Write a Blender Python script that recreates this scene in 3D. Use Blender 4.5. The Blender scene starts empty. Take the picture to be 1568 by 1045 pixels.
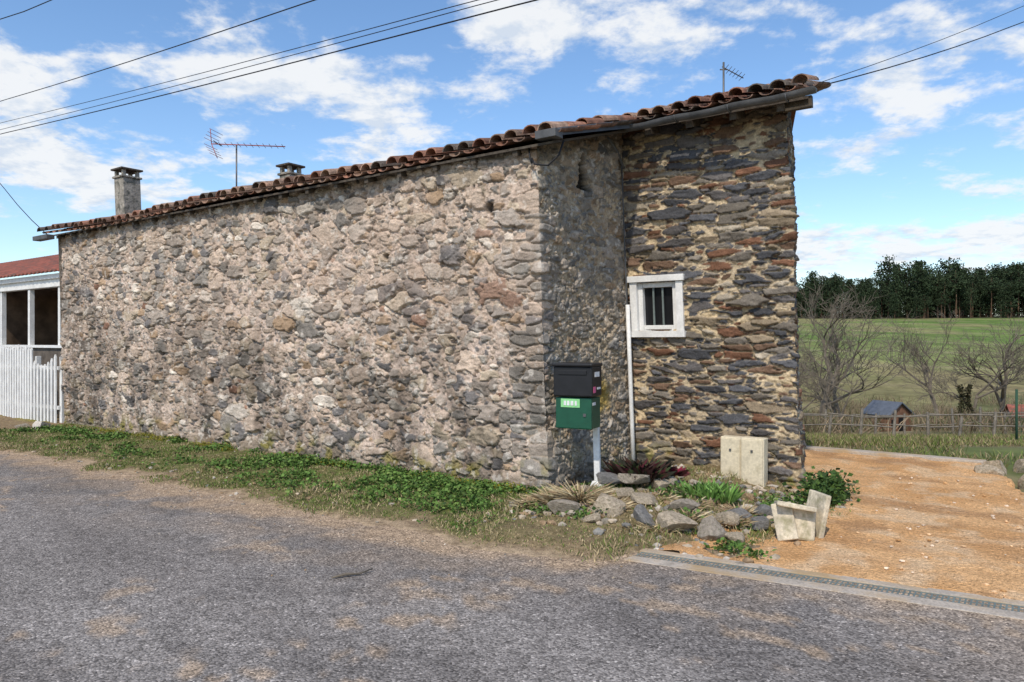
import bpy, math, random
import numpy as np
from mathutils import Vector, Matrix
random.seed(7); rng=np.random.default_rng(11)
scene=bpy.context.scene
scene.view_settings.view_transform='Standard'
try: scene.view_settings.look='None'
except: pass
scene.view_settings.exposure=0

# ------------------------------------------------------------ frame of the house
B=np.array([0.38,7.55]); U=np.array([0.811,-0.585]); U/=np.linalg.norm(U)
F=np.array([U[1],-U[0]])   # out of the long wall, towards the road
LEAN=0.037
def uw(u,w,z,lean=True):
    x=B[0]+U[0]*u+F[0]*w; y=B[1]+U[1]*u+F[1]*w
    if lean: x-=LEAN*max(z,0)
    return (x,y,z)

# ------------------------------------------------------------ noise
M32=0xffffffff
def h2(ix,iy,seed=0):
    ix=np.asarray(ix).astype(np.int64)&M32; iy=np.asarray(iy).astype(np.int64)&M32
    n=((ix*374761393)&M32)^((iy*668265263)&M32)^((seed*982451653+12345)&M32)
    n=((n^(n>>13))*1274126177)&M32
    n=((n^(n>>15))*2246822519)&M32
    return ((n^(n>>16))&0xffff)/65535.0
def vn(x,y,seed=0):
    xi=np.floor(x); yi=np.floor(y); fx=x-xi; fy=y-yi
    fx=fx*fx*(3-2*fx); fy=fy*fy*(3-2*fy)
    a=h2(xi,yi,seed); b=h2(xi+1,yi,seed); c=h2(xi,yi+1,seed); d=h2(xi+1,yi+1,seed)
    return (a*(1-fx)+b*fx)*(1-fy)+(c*(1-fx)+d*fx)*fy
def fbm(x,y,seed=0,o=4):
    x=np.asarray(x,dtype=float); y=np.asarray(y,dtype=float)
    t=0;a=.5;s=0
    for i in range(o):
        t=t+a*vn(x*(2**i)+i*17.3,y*(2**i)-i*9.1,seed+i); s+=a; a*=.5
    return t/s
def ss(a,b,x):
    t=np.clip((x-a)/(b-a),0,1); return t*t*(3-2*t)

# ------------------------------------------------------------ object helpers
def link(o,parent=None):
    scene.collection.objects.link(o)
    if parent is not None: o.parent=parent
    return o
def empty(name):
    e=bpy.data.objects.new(name,None); e.empty_display_size=.2; return link(e)
def mesh(name,verts,faces,mat=None,parent=None,cols=None,smooth=False,bevel=0):
    me=bpy.data.meshes.new(name)
    v=np.asarray(verts,dtype=np.float32)
    if isinstance(faces,np.ndarray):
        k=faces.shape[1]; n=len(faces)
        me.vertices.add(len(v)); me.vertices.foreach_set('co',v.ravel())
        me.loops.add(n*k); me.loops.foreach_set('vertex_index',faces.astype(np.int32).ravel())
        me.polygons.add(n); me.polygons.foreach_set('loop_start',np.arange(0,n*k,k,dtype=np.int32))
        me.polygons.foreach_set('loop_total',np.full(n,k,dtype=np.int32))
        me.update(calc_edges=True); me.validate()
    else:
        me.from_pydata([tuple(map(float,p)) for p in v],[],faces); me.update()
    if cols is not None:
        c=np.ones((len(v),4),dtype=np.float32); c[:,:3]=cols
        a=me.color_attributes.new('Col','FLOAT_COLOR','POINT'); a.data.foreach_set('color',c.ravel())
    if smooth: me.polygons.foreach_set('use_smooth',np.ones(len(me.polygons),dtype=bool))
    if mat: me.materials.append(mat)
    o=bpy.data.objects.new(name,me); link(o,parent)
    if bevel:
        m=o.modifiers.new('bevel','BEVEL'); m.width=bevel; m.segments=2; m.limit_method='ANGLE'
    return o
import bmesh
def fixn(o):
    bm=bmesh.new(); bm.from_mesh(o.data); bmesh.ops.recalc_face_normals(bm,faces=bm.faces); bm.to_mesh(o.data); bm.free()
BF=[(0,1,2,3),(7,6,5,4),(0,4,5,1),(1,5,6,2),(2,6,7,3),(3,7,4,0)]
def boxuw(name,u0,u1,w0,w1,z0,z1,mat,parent=None,lean=True,bevel=.004):
    v=[uw(u,w,z,lean) for z in(z0,z1) for (u,w) in((u0,w0),(u1,w0),(u1,w1),(u0,w1))]
    o=mesh(name,v,BF,mat,parent,bevel=bevel); fixn(o); return o
def box(name,c,size,rz,mat,parent=None,bevel=.004,rx=0,ry=0,taper=1.0):
    R=Matrix.Rotation(rz,3,'Z')@Matrix.Rotation(rx,3,'X')@Matrix.Rotation(ry,3,'Y')
    v=[]
    for z in(-.5,.5):
        for (x,y) in((-.5,-.5),(.5,-.5),(.5,.5),(-.5,.5)):
            t=taper if z>0 else 1
            v.append(tuple(Vector(c)+R@Vector((x*size[0]*t,y*size[1]*t,z*size[2]))))
    o=mesh(name,v,BF,mat,parent,bevel=bevel); fixn(o); return o
def tube_geo(pts,rad,n=8):
    pts=[Vector(p) for p in pts]; V=[];Fa=[]
    for i,p in enumerate(pts):
        d=(pts[min(i+1,len(pts)-1)]-pts[max(i-1,0)]).normalized()
        a=d.cross(Vector((0,0,1)))
        if a.length<1e-3: a=d.cross(Vector((1,0,0)))
        a.normalize(); b=d.cross(a)
        r=rad[i] if hasattr(rad,'__len__') else rad
        for k in range(n):
            t=2*math.pi*k/n; V.append(tuple(p+a*(r*math.cos(t))+b*(r*math.sin(t))))
    for i in range(len(pts)-1):
        for k in range(n):
            k2=(k+1)%n; Fa.append((i*n+k,i*n+k2,(i+1)*n+k2,(i+1)*n+k))
    return V,Fa
def tube(name,pts,rad,mat,parent=None,n=8,caps=True):
    V,Fa=tube_geo(pts,rad,n)
    if caps: Fa=Fa+[tuple(range(n))[::-1],tuple(range(len(V)-n,len(V)))]
    return mesh(name,V,Fa,mat,parent,smooth=True)

# ------------------------------------------------------------ materials
def mat(name,base=(.5,.5,.5),rough=.85,attr=False,n=(8,.25),n2=None,bump=None,bump2=None,metal=0,tint=None,spec=.3):
    m=bpy.data.materials.new(name); m.use_nodes=True; nt=m.node_tree; N=nt.nodes; L=nt.links
    bs=N['Principled BSDF']; bs.inputs['Roughness'].default_value=rough; bs.inputs['Metallic'].default_value=metal
    bs.inputs['Specular IOR Level'].default_value=spec
    tc=N.new('ShaderNodeTexCoord')
    if attr:
        c=N.new('ShaderNodeVertexColor'); c.layer_name='Col'; out=c.outputs['Color']
    else:
        c=N.new('ShaderNodeRGB'); c.outputs[0].default_value=(*base,1); out=c.outputs[0]
    def noise(scale,det=5,ro=.6):
        x=N.new('ShaderNodeTexNoise'); x.inputs['Scale'].default_value=scale; x.inputs['Detail'].default_value=det; x.inputs['Roughness'].default_value=ro
        L.new(tc.outputs['Object'],x.inputs['Vector']); return x
    for q in (n,n2):
        if not q: continue
        x=noise(q[0],3); mr=N.new('ShaderNodeMapRange'); mr.inputs['From Min'].default_value=.3; mr.inputs['From Max'].default_value=.7
        mr.inputs['To Min'].default_value=1-q[1]; mr.inputs['To Max'].default_value=1+q[1]; L.new(x.outputs['Fac'],mr.inputs['Value'])
        mx=N.new('ShaderNodeVectorMath'); mx.operation='SCALE'; L.new(out,mx.inputs[0]); L.new(mr.outputs[0],mx.inputs['Scale']); out=mx.outputs[0]
    if tint:
        x=noise(tint[0],4); mr=N.new('ShaderNodeMapRange'); mr.inputs['From Min'].default_value=tint[2]; mr.inputs['From Max'].default_value=tint[3]
        L.new(x.outputs['Fac'],mr.inputs['Value']); mx=N.new('ShaderNodeMix'); mx.data_type='RGBA'
        L.new(mr.outputs[0],mx.inputs[0]); L.new(out,mx.inputs[6]); mx.inputs[7].default_value=(*tint[1],1); out=mx.outputs[2]
    L.new(out,bs.inputs['Base Color'])
    prev=None
    for q in (bump,bump2):
        if not q: continue
        x=noise(q[0],3,.65); b=N.new('ShaderNodeBump'); b.inputs['Strength'].default_value=q[1]; b.inputs['Distance'].default_value=q[2]
        L.new(x.outputs['Fac'],b.inputs['Height'])
        if prev: L.new(prev,b.inputs['Normal'])
        prev=b.outputs[0]
    if prev: L.new(prev,bs.inputs['Normal'])
    return m
M_wall=mat('rubble_stone',attr=True,n=(14,.12),n2=(70,.22),bump=(50,.7,.014),bump2=None,rough=.95,spec=.12)
M_plainwall=mat('plain_rubble',(.3,.25,.2),n=(5,.4),bump=(9,1,.05),rough=.95)
M_tile=mat('clay_tile',attr=True,n=(12,.35),n2=(60,.25),tint=(5,(.07,.06,.05),.5,.72),bump=(50,.6,.01),rough=.9,spec=.15)
M_wood=mat('old_wood',(.075,.06,.045),n=(20,.4),bump=(30,.5,.01))
M_zinc=mat('zinc',(.10,.10,.10),metal=.2,rough=.6,n=(8,.3))
M_white=mat('white_paint',(.72,.71,.68),n=(6,.12),n2=(40,.08),rough=.55,bump=(40,.15,.004))
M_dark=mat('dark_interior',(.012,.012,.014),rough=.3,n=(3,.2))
M_black=mat('black_metal',(.014,.014,.016),rough=.45,n=(10,.2),spec=.35)
M_green=mat('green_paint',(.010,.075,.042),rough=.4,n=(10,.15),spec=.4)
M_label=mat('label_green',(.25,.6,.25),rough=.5,n=(30,.1))
M_stick=mat('sticker_white',(.7,.7,.7),rough=.5,n=(20,.1))
M_pink=mat('sticker_pink',(.6,.12,.25),rough=.5,n=(20,.1))
M_cream=mat('cream_plastic',(.66,.58,.42),rough=.7,n=(7,.2),n2=(40,.12),tint=(7,(.34,.29,.18),.52,.75),bump=(25,.3,.005))
M_conc=mat('concrete',(.44,.385,.32),n=(5,.2),n2=(60,.25),tint=(2.5,(.40,.29,.17),.45,.65),bump=(60,.5,.006),rough=.95,spec=.1)
M_chim=mat('chimney_render',(.30,.27,.225),n=(6,.35),n2=(40,.2),tint=(9,(.1,.1,.08),.5,.65),bump=(20,.7,.02))
M_rock=mat('rock',(.33,.28,.22),n=(6,.4),n2=(50,.3),tint=(9,(.12,.12,.06),.55,.7),bump=(18,.8,.02),rough=.95)
M_leaf=mat('leaf',attr=True,n=(30,.15),rough=.7,spec=.2)
M_bark=mat('bark',(.15,.125,.095),n=(6,.35),rough=.95)
M_metal=mat('antenna_metal',(.12,.12,.12),metal=.5,rough=.5)
M_red=mat('antenna_red',(.35,.1,.09),rough=.6)
M_cable=mat('cable_black',(.015,.015,.017),rough=.6)
M_redroof=mat('red_roof_sheet',(.27,.085,.055),n=(3,.35),n2=(14,.25),tint=(5,(.14,.08,.06),.45,.65),rough=.7)

# ------------------------------------------------------------ world
EL=math.radians(49)
SUNDIR=Vector((-.36*math.cos(EL),-.933*math.cos(EL),math.sin(EL))).normalized()
w=bpy.data.worlds.new('World'); scene.world=w; w.use_nodes=True
nt=w.node_tree; N=nt.nodes; L=nt.links
bg=N['Background']; bg.inputs['Strength'].default_value=.15
sky=N.new('ShaderNodeTexSky'); sky.sky_type='NISHITA'; sky.sun_disc=False
sky.sun_elevation=EL; sky.sun_rotation=math.atan2(SUNDIR.x,SUNDIR.y)%(2*math.pi)
sky.altitude=300; sky.air_density=1.0; sky.dust_density=.8; sky.ozone_density=2.0
tc=N.new('ShaderNodeTexCoord')
def MA(op,a,b=None,c=None,clamp=False):
    n=N.new('ShaderNodeMath'); n.operation=op; n.use_clamp=clamp
    for i,x in enumerate((a,b,c)):
        if x is None: continue
        if isinstance(x,(int,float)): n.inputs[i].default_value=x
        else: L.new(x,n.inputs[i])
    return n.outputs[0]
def VM(op,a,b=None,sc=None):
    n=N.new('ShaderNodeVectorMath'); n.operation=op
    for i,x in enumerate((a,b)):
        if x is None: continue
        if isinstance(x,(tuple,list,Vector)): n.inputs[i].default_value=tuple(x)
        else: L.new(x,n.inputs[i])
    if sc is not None:
        if isinstance(sc,(int,float)): n.inputs['Scale'].default_value=sc
        else: L.new(sc,n.inputs['Scale'])
    return n
D=VM('NORMALIZE',tc.outputs['Generated']).outputs[0]
sp=N.new('ShaderNodeSeparateXYZ'); L.new(D,sp.inputs[0])
den=MA('ADD',MA('MAXIMUM',sp.outputs[2],0.0),.22)
pl=VM('SCALE',D,sc=MA('DIVIDE',1.0,den)).outputs[0]
def cnoise(vec,scale,det=7,ro=.55,dist=0):
    x=N.new('ShaderNodeTexNoise'); x.inputs['Scale'].default_value=scale; x.inputs['Detail'].default_value=det; x.inputs['Roughness'].default_value=ro
    x.inputs['Distortion'].default_value=dist; L.new(vec,x.inputs['Vector']); return x.outputs['Fac']
n1=cnoise(pl,4.4,7,.60,.1)
n1b=cnoise(VM('ADD',pl,(SUNDIR.x*.04,SUNDIR.y*.04,.03)).outputs[0],4.4,5,.6,.1)
n2=cnoise(pl,11.0,6,.62)
banks=[((-.33,1,.36),.14,.055,1.0),((-.17,1,.32),.10,.05,.9),((.10,1,.44),.16,.05,1.1),((.33,1,.44),.10,.04,.9),
 ((-.60,1,.24),.16,.045,1.1),((-.42,1,.24),.12,.03,.7),((-.68,1,.37),.08,.025,.9),((.50,1,.34),.12,.035,1.0),((.64,1,.40),.10,.03,.8),
 ((.50,1,.13),.18,.03,1.1),((.66,1,.14),.14,.035,1.1),((.46,1,.26),.07,.022,.9),((-.02,1,.245),.14,.03,.8),((-.16,1,.28),.09,.045,1.0),
 ((-.9,1,.3),.2,.07,1),((.95,1,.3),.2,.09,1),((0,1,.75),.3,.15,.8)]
tot=None
for (c,sx,sz,wt) in banks:
    cv=Vector(c).normalized()
    d=VM('SUBTRACT',D,tuple(cv)).outputs[0]
    d=VM('MULTIPLY',d,(1/sx,1/sx,1/sz)).outputs[0]
    dd=VM('DOT_PRODUCT',d,d).outputs['Value']
    g=MA('MULTIPLY',MA('EXPONENT',MA('MULTIPLY',dd,-.8)),wt)
    tot=g if tot is None else MA('MAXIMUM',tot,g)
def dens(nn):
    a=MA('MULTIPLY_ADD',tot,.28,nn)
    return MA('MULTIPLY_ADD',n2,.30,a)
d0=dens(n1); d1=dens(n1b)
mr=N.new('ShaderNodeMapRange'); mr.interpolation_type='SMOOTHSTEP'; mr.inputs['From Min'].default_value=.74; mr.inputs['From Max'].default_value=.93
L.new(d0,mr.inputs['Value'])
shade=MA('MULTIPLY_ADD',MA('SUBTRACT',d0,d1),2.2,.92)
shade=MA('MINIMUM',MA('MAXIMUM',shade,.72),1.05)
cc=N.new('ShaderNodeMix'); cc.data_type='RGBA'
cc.inputs[6].default_value=(4.6,5.1,5.8,1); cc.inputs[7].default_value=(6.2,6.3,6.4,1)
cm=N.new('ShaderNodeMapRange'); cm.inputs['From Min'].default_value=.74; cm.inputs['From Max'].default_value=.98; L.new(shade,cm.inputs['Value']); L.new(cm.outputs[0],cc.inputs[0])
hs=N.new('ShaderNodeHueSaturation'); hs.inputs['Saturation'].default_value=1.12; hs.inputs['Value'].default_value=1.32; L.new(sky.outputs[0],hs.inputs['Color'])
mx=N.new('ShaderNodeMix'); mx.data_type='RGBA'
L.new(MA('MULTIPLY',mr.outputs[0],.93),mx.inputs[0]); L.new(hs.outputs[0],mx.inputs[6]); L.new(cc.outputs[2],mx.inputs[7])
L.new(mx.outputs[2],bg.inputs['Color'])
sun=bpy.data.lights.new('sun','SUN'); sun.energy=3.4; sun.angle=math.radians(1.0); sun.color=(1,.91,.78)
so=bpy.data.objects.new('sun',sun); link(so); so.rotation_euler=SUNDIR.to_track_quat('Z','Y').to_euler()

# ------------------------------------------------------------ terrain
def th(x,y):
    x=np.asarray(x,float); y=np.asarray(y,float)
    ye=y-np.maximum(0,-x)*.8
    z=np.interp(ye,[0,11.5,20,35,50,80,120,250,420,800],[-.06,-.06,-1.0,-2.7,-3.6,-2.0,1.2,9.9,15,20])
    z=z+(fbm(x*.15,y*.15,5)-.5)*.5*ss(13,25,ye)+(fbm(x*.02,y*.02,9)-.5)*5*ss(90,250,ye)*ss(420,300,ye)*.5
    return z
def grid_mesh(name,X,Y,Z,mat_,cols,parent=None,smooth=True,keep=None):
    ny,nx=X.shape; idx=np.arange(nx*ny).reshape(ny,nx)
    f=np.stack([idx[:-1,:-1],idx[:-1,1:],idx[1:,1:],idx[1:,:-1]],-1).reshape(-1,4)
    if keep is not None: f=f[keep.reshape(-1)]
    return mesh(name,np.stack([X,Y,Z],-1).reshape(-1,3),f,mat_,parent,cols=cols.reshape(-1,3),smooth=smooth)
def lerp(a,b,t): return np.asarray(a)*(1-t[...,None])+np.asarray(b)*t[...,None]
xs=np.sinh(np.linspace(-5.2,5.2,420))*5.5; ys=-40+np.concatenate([np.linspace(0,36,30),36+np.sinh(np.linspace(.02,5.4,430))*6.8])
X,Y=np.meshgrid(xs,ys); Z=th(X,Y)
c=lerp((.21,.175,.10),(.11,.135,.045),ss(.40,.66,fbm(X*.5,Y*.5,3)))
c=lerp(c,lerp((.24,.18,.10),(.14,.15,.06),ss(.4,.65,fbm(X*.2,Y*.2,8))),ss(22,32,Y)*ss(66,50,Y))
fieldc=lerp((.112,.175,.036),(.185,.215,.070),ss(.38,.62,fbm(X*.05,Y*.03,4)))
fieldc=lerp(fieldc,(.25,.215,.10),ss(.5,.68,fbm(X*.09+4,Y*.05,14))*.7)
trk=np.sin((Y+X*.35)*.30+fbm(X*.03,Y*.03,6)*4)
fieldc=lerp(fieldc,(.30,.255,.15),ss(.86,.96,trk)*.5)
fieldc=lerp(fieldc,(.085,.12,.03),ss(.80,.60,trk)*ss(.45,.60,trk)*.5)
fieldc=lerp(fieldc,(.24,.19,.095),ss(115,62,Y+(fbm(X*.04,Y*.04,66)-.5)*40)*.75)
c=lerp(c,fieldc,ss(50,66,Y+(fbm(X*.1,Y*.1,2)-.5)*14))
c=lerp(c,(.05,.05,.03),ss(238,246,Y)*ss(45,90,X))
M_ground=mat('grass_ground',attr=True,n=(.25,.28),n2=(1.6,.25),bump=(12,.6,.05),rough=.95,spec=.1)
grid_mesh('ground',X,Y,Z,M_ground,c)

# road
us=np.concatenate([np.linspace(-90,-13,40),np.arange(-12.9,6,.05),np.linspace(6.1,60,40)])
ws=np.concatenate([np.linspace(.95,7,122),np.linspace(7.2,9.5,12)])
UU,WW=np.meshgrid(us,ws)
def vw_edge(u): return np.interp(u,[-20,-10,-5,.3,1.0,1.5,1.75,2.2],[2.1,2.0,1.98,1.95,1.85,1.6,1.22,1.12])
dx=WW-vw_edge(UU)
dn=fbm(UU*3,WW*3,21); dn2=fbm(UU*.9,WW*.9,31)
dust=ss(.5,0,dx+(dn-.5)*.8)*.8
dust=np.maximum(dust,ss(.60,.66,fbm(UU*4.5,WW*6,41))*ss(.47,.58,dn2)*.55)
dust=np.maximum(dust,ss(1.6,.0,dx)*ss(.35,.7,dn)*.35)
ac=lerp((.195,.176,.160),(.245,.222,.202),ss(.3,.7,fbm(UU*.5,WW*1.6,51)))
ac=lerp(ac,(.32,.292,.265),(ss(.6,0,np.abs(WW-4.3-.25*np.sin(UU*.35)))*.55+ss(.5,0,np.abs(WW-3.0-.15*np.sin(UU*.3)))*.4)*(.3+.9*dn2))
ac=lerp(ac,(.145,.132,.122),ss(.55,.7,fbm(UU*.8+9,WW*1.2,53))*.55)
ac=lerp(ac,(.43,.31,.20),dust)
RX=B[0]+U[0]*UU+F[0]*WW; RY=B[1]+U[1]*UU+F[1]*WW
M_road=bpy.data.materials.new('asphalt'); M_road.use_nodes=True
def road_mat(m):
    nt=m.node_tree;N=nt.nodes;L=nt.links;bs=N['Principled BSDF'];bs.inputs['Roughness'].default_value=.95;bs.inputs['Specular IOR Level'].default_value=.08
    tc=N.new('ShaderNodeTexCoord');vc=N.new('ShaderNodeVertexColor');vc.layer_name='Col'
    vo=N.new('ShaderNodeTexVoronoi');vo.inputs['Scale'].default_value=85;L.new(tc.outputs['Object'],vo.inputs['Vector'])
    wn=N.new('ShaderNodeSeparateXYZ');L.new(vo.outputs['Color'],wn.inputs[0])
    mr=N.new('ShaderNodeMapRange');mr.inputs['To Min'].default_value=.42;mr.inputs['To Max'].default_value=1.38;L.new(wn.outputs[0],mr.inputs['Value'])
    hi=N.new('ShaderNodeMapRange');hi.inputs['From Min'].default_value=.92;hi.inputs['From Max'].default_value=.97;hi.inputs['To Max'].default_value=.9;L.new(wn.outputs[1],hi.inputs['Value'])
    ad=N.new('ShaderNodeMath');L.new(mr.outputs[0],ad.inputs[0]);L.new(hi.outputs[0],ad.inputs[1])
    no=N.new('ShaderNodeTexNoise');no.inputs['Scale'].default_value=11;no.inputs['Detail'].default_value=5;no.inputs['Roughness'].default_value=.75;L.new(tc.outputs['Object'],no.inputs['Vector'])
    m2=N.new('ShaderNodeMapRange');m2.inputs['From Min'].default_value=.3;m2.inputs['From Max'].default_value=.7;m2.inputs['To Min'].default_value=.68;m2.inputs['To Max'].default_value=1.30;L.new(no.outputs['Fac'],m2.inputs['Value'])
    mu=N.new('ShaderNodeMath');mu.operation='MULTIPLY';L.new(ad.outputs[0],mu.inputs[0]);L.new(m2.outputs[0],mu.inputs[1])
    sc=N.new('ShaderNodeVectorMath');sc.operation='SCALE';L.new(vc.outputs[0],sc.inputs[0]);L.new(mu.outputs[0],sc.inputs['Scale']);L.new(sc.outputs[0],bs.inputs['Base Color'])
    b=N.new('ShaderNodeBump');b.inputs['Strength'].default_value=.8;b.inputs['Distance'].default_value=.007;b.invert=True;L.new(vo.outputs['Distance'],b.inputs['Height']);L.new(b.outputs[0],bs.inputs['Normal'])
road_mat(M_road)
grid_mesh('road',RX,RY,RY*0,M_road,ac)

# verge
def wd(u): return 1.3-.125*(u-1.68)
us=np.arange(-22,3.2,.035); ws=np.arange(-2.6,2.6,.035)
UU,WW=np.meshgrid(us,ws)
def verge_h(u,w):
    e1=vw_edge(u)-w+(fbm(u*2.5,w*2.5,71)-.5)*.45*ss(2.0,1.4,u)
    e2=2.62-.12*np.sin(w*2)+(fbm(u*3,w*3,73)-.5)*.3-u
    e=np.minimum(e1,e2)
    h=-.03+.035*ss(0,.12,e)+.04*ss(.1,.9,e)+(fbm(u*5,w*5,75)-.5)*.06*ss(0,.4,e)
    m=ss(.1,.7,u)*ss(1.9,1.1,u)*ss(1.1,.3,w)
    h=h+m*(.08+.1*(fbm(u*3,w*3,77)-.4))
    return h,e
H,E=verge_h(UU,WW)
g=fbm(UU*2,WW*2,81); g2=fbm(UU*9,WW*9,83)
vc=lerp((.38,.285,.185),(.24,.175,.10),ss(.05,.4,E+(g-.5)*.5))
vc=lerp(vc,(.10,.125,.034),ss(.15,.5,E+(g-.5)*.8)*ss(-10.6,-9.9,UU)*(.45+.55*ss(.35,.55,g2))*(1-.6*ss(.2,.6,UU)))
vc=lerp(vc,(.19,.135,.085),ss(.5,.65,g2)*.6)
vc=lerp(vc,(.21,.20,.02),ss(.4,0,WW)*ss(-.1,.0,WW)*ss(.4,.55,g)*.8)
M_soil=mat('verge_soil',attr=True,n=(18,.3),n2=(90,.4),bump=(60,.9,.015),rough=.95,spec=.1)
grid_mesh('grass_verge',B[0]+U[0]*UU+F[0]*WW,B[1]+U[1]*UU+F[1]*WW,H,M_soil,vc)

# driveway
us=np.arange(1.2,9,.05); ws=np.arange(-5.0,1.2,.05)
UU,WW=np.meshgrid(us,ws)
er=np.interp(WW,[-5,-3.3,1.2],[3.4,3.95,5.6]) ; er=er+(fbm(WW*2,WW*0,91)-.5)*.4
e=np.minimum(er-UU, wd(UU)-.12-WW)
DZ=.012+(fbm(UU*1.2,WW*1.2,93)-.5)*.06*ss(.0,.6,wd(UU)-.12-WW)+.022*np.sin(UU*9+fbm(UU,WW,2)*5)*ss(.45,.65,fbm(UU,WW*.3,94))+(fbm(UU*6,WW*6,98)-.5)*.035*ss(.0,.5,wd(UU)-.12-WW)
DZ=np.where(e<0,-.08,np.maximum(DZ,.004))
dc=lerp((.80,.475,.225),(.68,.375,.16),ss(.35,.65,fbm(UU*1.5,WW*1.5,95)))
dc=lerp(dc,(.80,.58,.36),ss(.5,.7,fbm(UU*5,WW*5,96))*.65)
dc=lerp(dc,(.42,.23,.11),ss(.60,.72,fbm(UU*1.8+5,WW*1.8,97))*.6)
dc=lerp(dc,(.54,.30,.14),ss(.55,.68,fbm(UU*.7,WW*4,99))*.5)
M_sand=mat('sandy_gravel',attr=True,n=(25,.18),n2=(60,.32),bump=(30,1,.045),bump2=(80,.8,.016),rough=.95,spec=.1)
grid_mesh('gravel_driveway',B[0]+U[0]*UU+F[0]*WW,B[1]+U[1]*UU+F[1]*WW,DZ,M_sand,dc)
boxuw('concrete_edging',1.0,3.5,-5.1,-4.9,-.15,.05,M_conc,lean=False,bevel=.01)
dr=empty('channel_drain')
def strip(name,u0,u1,o0,o1,z0,z1,m,step=None):
    V=[]
    for u in (u0,u1):
        for (o,z) in ((o0,z0),(o1,z0),(o1,z1),(o0,z1)):
            V.append(uw(u,wd(u)+o,z,False))
    o=mesh(name,V,BF,m,dr,bevel=.002); fixn(o)
strip('concrete_front',1.62,9,.065,.19,-.1,.005,M_conc)
strip('concrete_back',1.62,9,-.15,-.065,-.1,.012,M_conc)
strip('channel_bed',1.62,9,-.065,.065,-.1,-.03,M_dark)
V=[];Fa=[]
for i in range(int(7.3/.03)):
    u0=1.64+i*.03
    k=len(V)
    for z in (-.010,.001):
        for (u,o) in ((u0,-.062),(u0+.011,-.062),(u0+.011,.062),(u0,.062)): V.append(uw(u,wd(u)+o,z,False))
    Fa+= [tuple(k+a for a in f) for f in BF]
for o in (-.060,0,.060):
    k=len(V)
    for z in (-.011,.004):
        for (u,oo) in ((1.63,o-.004),(9,o-.004),(9,o+.004),(1.63,o+.004)): V.append(uw(u,wd(u)+oo,z,False))
    Fa+= [tuple(k+a for a in f) for f in BF]
M_grate=mat('galvanised_grate',(.15,.18,.17),metal=.1,rough=.7)
fixn(mesh('grate',V,Fa,M_grate,dr))

# ------------------------------------------------------------ stone house
house=empty('stone_house')
A_S=10.85; RET=1.91; RW=2.0
Bp=B; Cp=B-F*RET; Dp=Cp+U*RW; Ed=np.array([.355,.935]); Ap=B-U*A_S; Ep=Dp+Ed*5
segs=[(Ap,B,F),(B,Cp,U),(Cp,Dp,F),(Dp,Ep,np.array([Ed[1],-Ed[0]]))]
lens=[A_S,RET,RW,5.0]; cum=np.cumsum([0]+lens)
def path(s):
    s=np.asarray(s,float); P=np.zeros((len(s),2)); Nn=np.zeros((len(s),2))
    for i,(a,b,n) in enumerate(segs):
        m=(s>=cum[i])&(s<=cum[i+1]+1e-6); t=(s[m]-cum[i])/lens[i]
        P[m]=a+(b-a)*t[:,None]
        Nn[m]=n
    for i in range(1,4):
        r=.05; m=np.abs(s-cum[i])<r; t=(s[m]-cum[i]+r)/(2*r); t=t*t*(3-2*t)
        n=segs[i-1][2]*(1-t[:,None])+segs[i][2]*t[:,None]; Nn[m]=n/np.maximum(np.linalg.norm(n,axis=1),.7)[:,None]
    return P,Nn
S=np.unique(np.concatenate([np.arange(0,5,.012),np.arange(5,cum[3],.0095),cum[1:4],np.arange(cum[3],cum[4],.04),[cum[4]]]))
ztop=np.interp(S,[0,A_S,A_S+RET,cum[3],cum[3]+2.8,cum[4]],[3.60,3.60,3.60+.3*RET,3.60+.3*RET,4.93,4.2])
NV=400; v=np.linspace(0,1,NV); zb=-.3
SS=np.broadcast_to(S,(NV,len(S))).copy(); ZZ=zb+v[:,None]*(ztop[None,:]-zb)
def voro(s,z,cx,cy,seed,r0,r1,warp=.35):
    s=s+(fbm(s/cx*1.3,z/cy*1.3,seed+50,3)-.5)*cx*warp*2; z=z+(fbm(s/cx*1.1+9,z/cy*1.1,seed+60,3)-.5)*cy*warp*2
    gx=s/cx; gy=z/cy; i0=np.floor(gx); j0=np.floor(gy)
    F1=np.full(s.shape,9.);F2=np.full(s.shape,9.);I=np.zeros(s.shape);J=np.zeros(s.shape)
    for di in(-2,-1,0,1,2):
        for dj in(-2,-1,0,1,2):
            ix=i0+di;iy=j0+dj
            px=ix+.5+(h2(ix,iy,seed)-.5)*.95; py=iy+.5+(h2(ix,iy,seed+1)-.5)*.8
            r=r0+(r1-r0)*h2(ix,iy,seed+2)**1.5
            ang=(h2(ix,iy,seed+20)-.5)*.7
            ax=(gx-px)+ang*(gy-py)*.6; ay=(gy-py)-ang*(gx-px)*.8
            d=(np.abs(ax)**3+np.abs(ay)**3)**(1/3)/r
            m=d<F1
            F2=np.where(m,F1,np.minimum(F2,d)); F1=np.where(m,d,F1); I=np.where(m,ix,I);J=np.where(m,iy,J)
    return F1,F2,I,J
def pick(pal,wts,h):
    cw=np.cumsum(wts)/np.sum(wts); k=np.searchsorted(cw,np.clip(h,0,.9999)); return np.array(pal)[k]
palA=[(.36,.30,.245),(.48,.375,.29),(.27,.24,.205),(.175,.16,.15),(.60,.52,.43),(.38,.265,.17),(.30,.17,.115),(.44,.355,.26)]
wA=[.25,.22,.19,.13,.09,.07,.007,.14]
palC=[(.165,.105,.07),(.085,.085,.09),(.19,.165,.135),(.28,.22,.15),(.175,.09,.055),(.37,.315,.24),(.12,.11,.105)]
wC=[.18,.24,.17,.10,.09,.06,.18]
palB=[(.25,.22,.18),(.32,.27,.215),(.18,.17,.155),(.38,.305,.22),(.28,.205,.135)]
wB=[.3,.3,.15,.15,.1]
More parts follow.
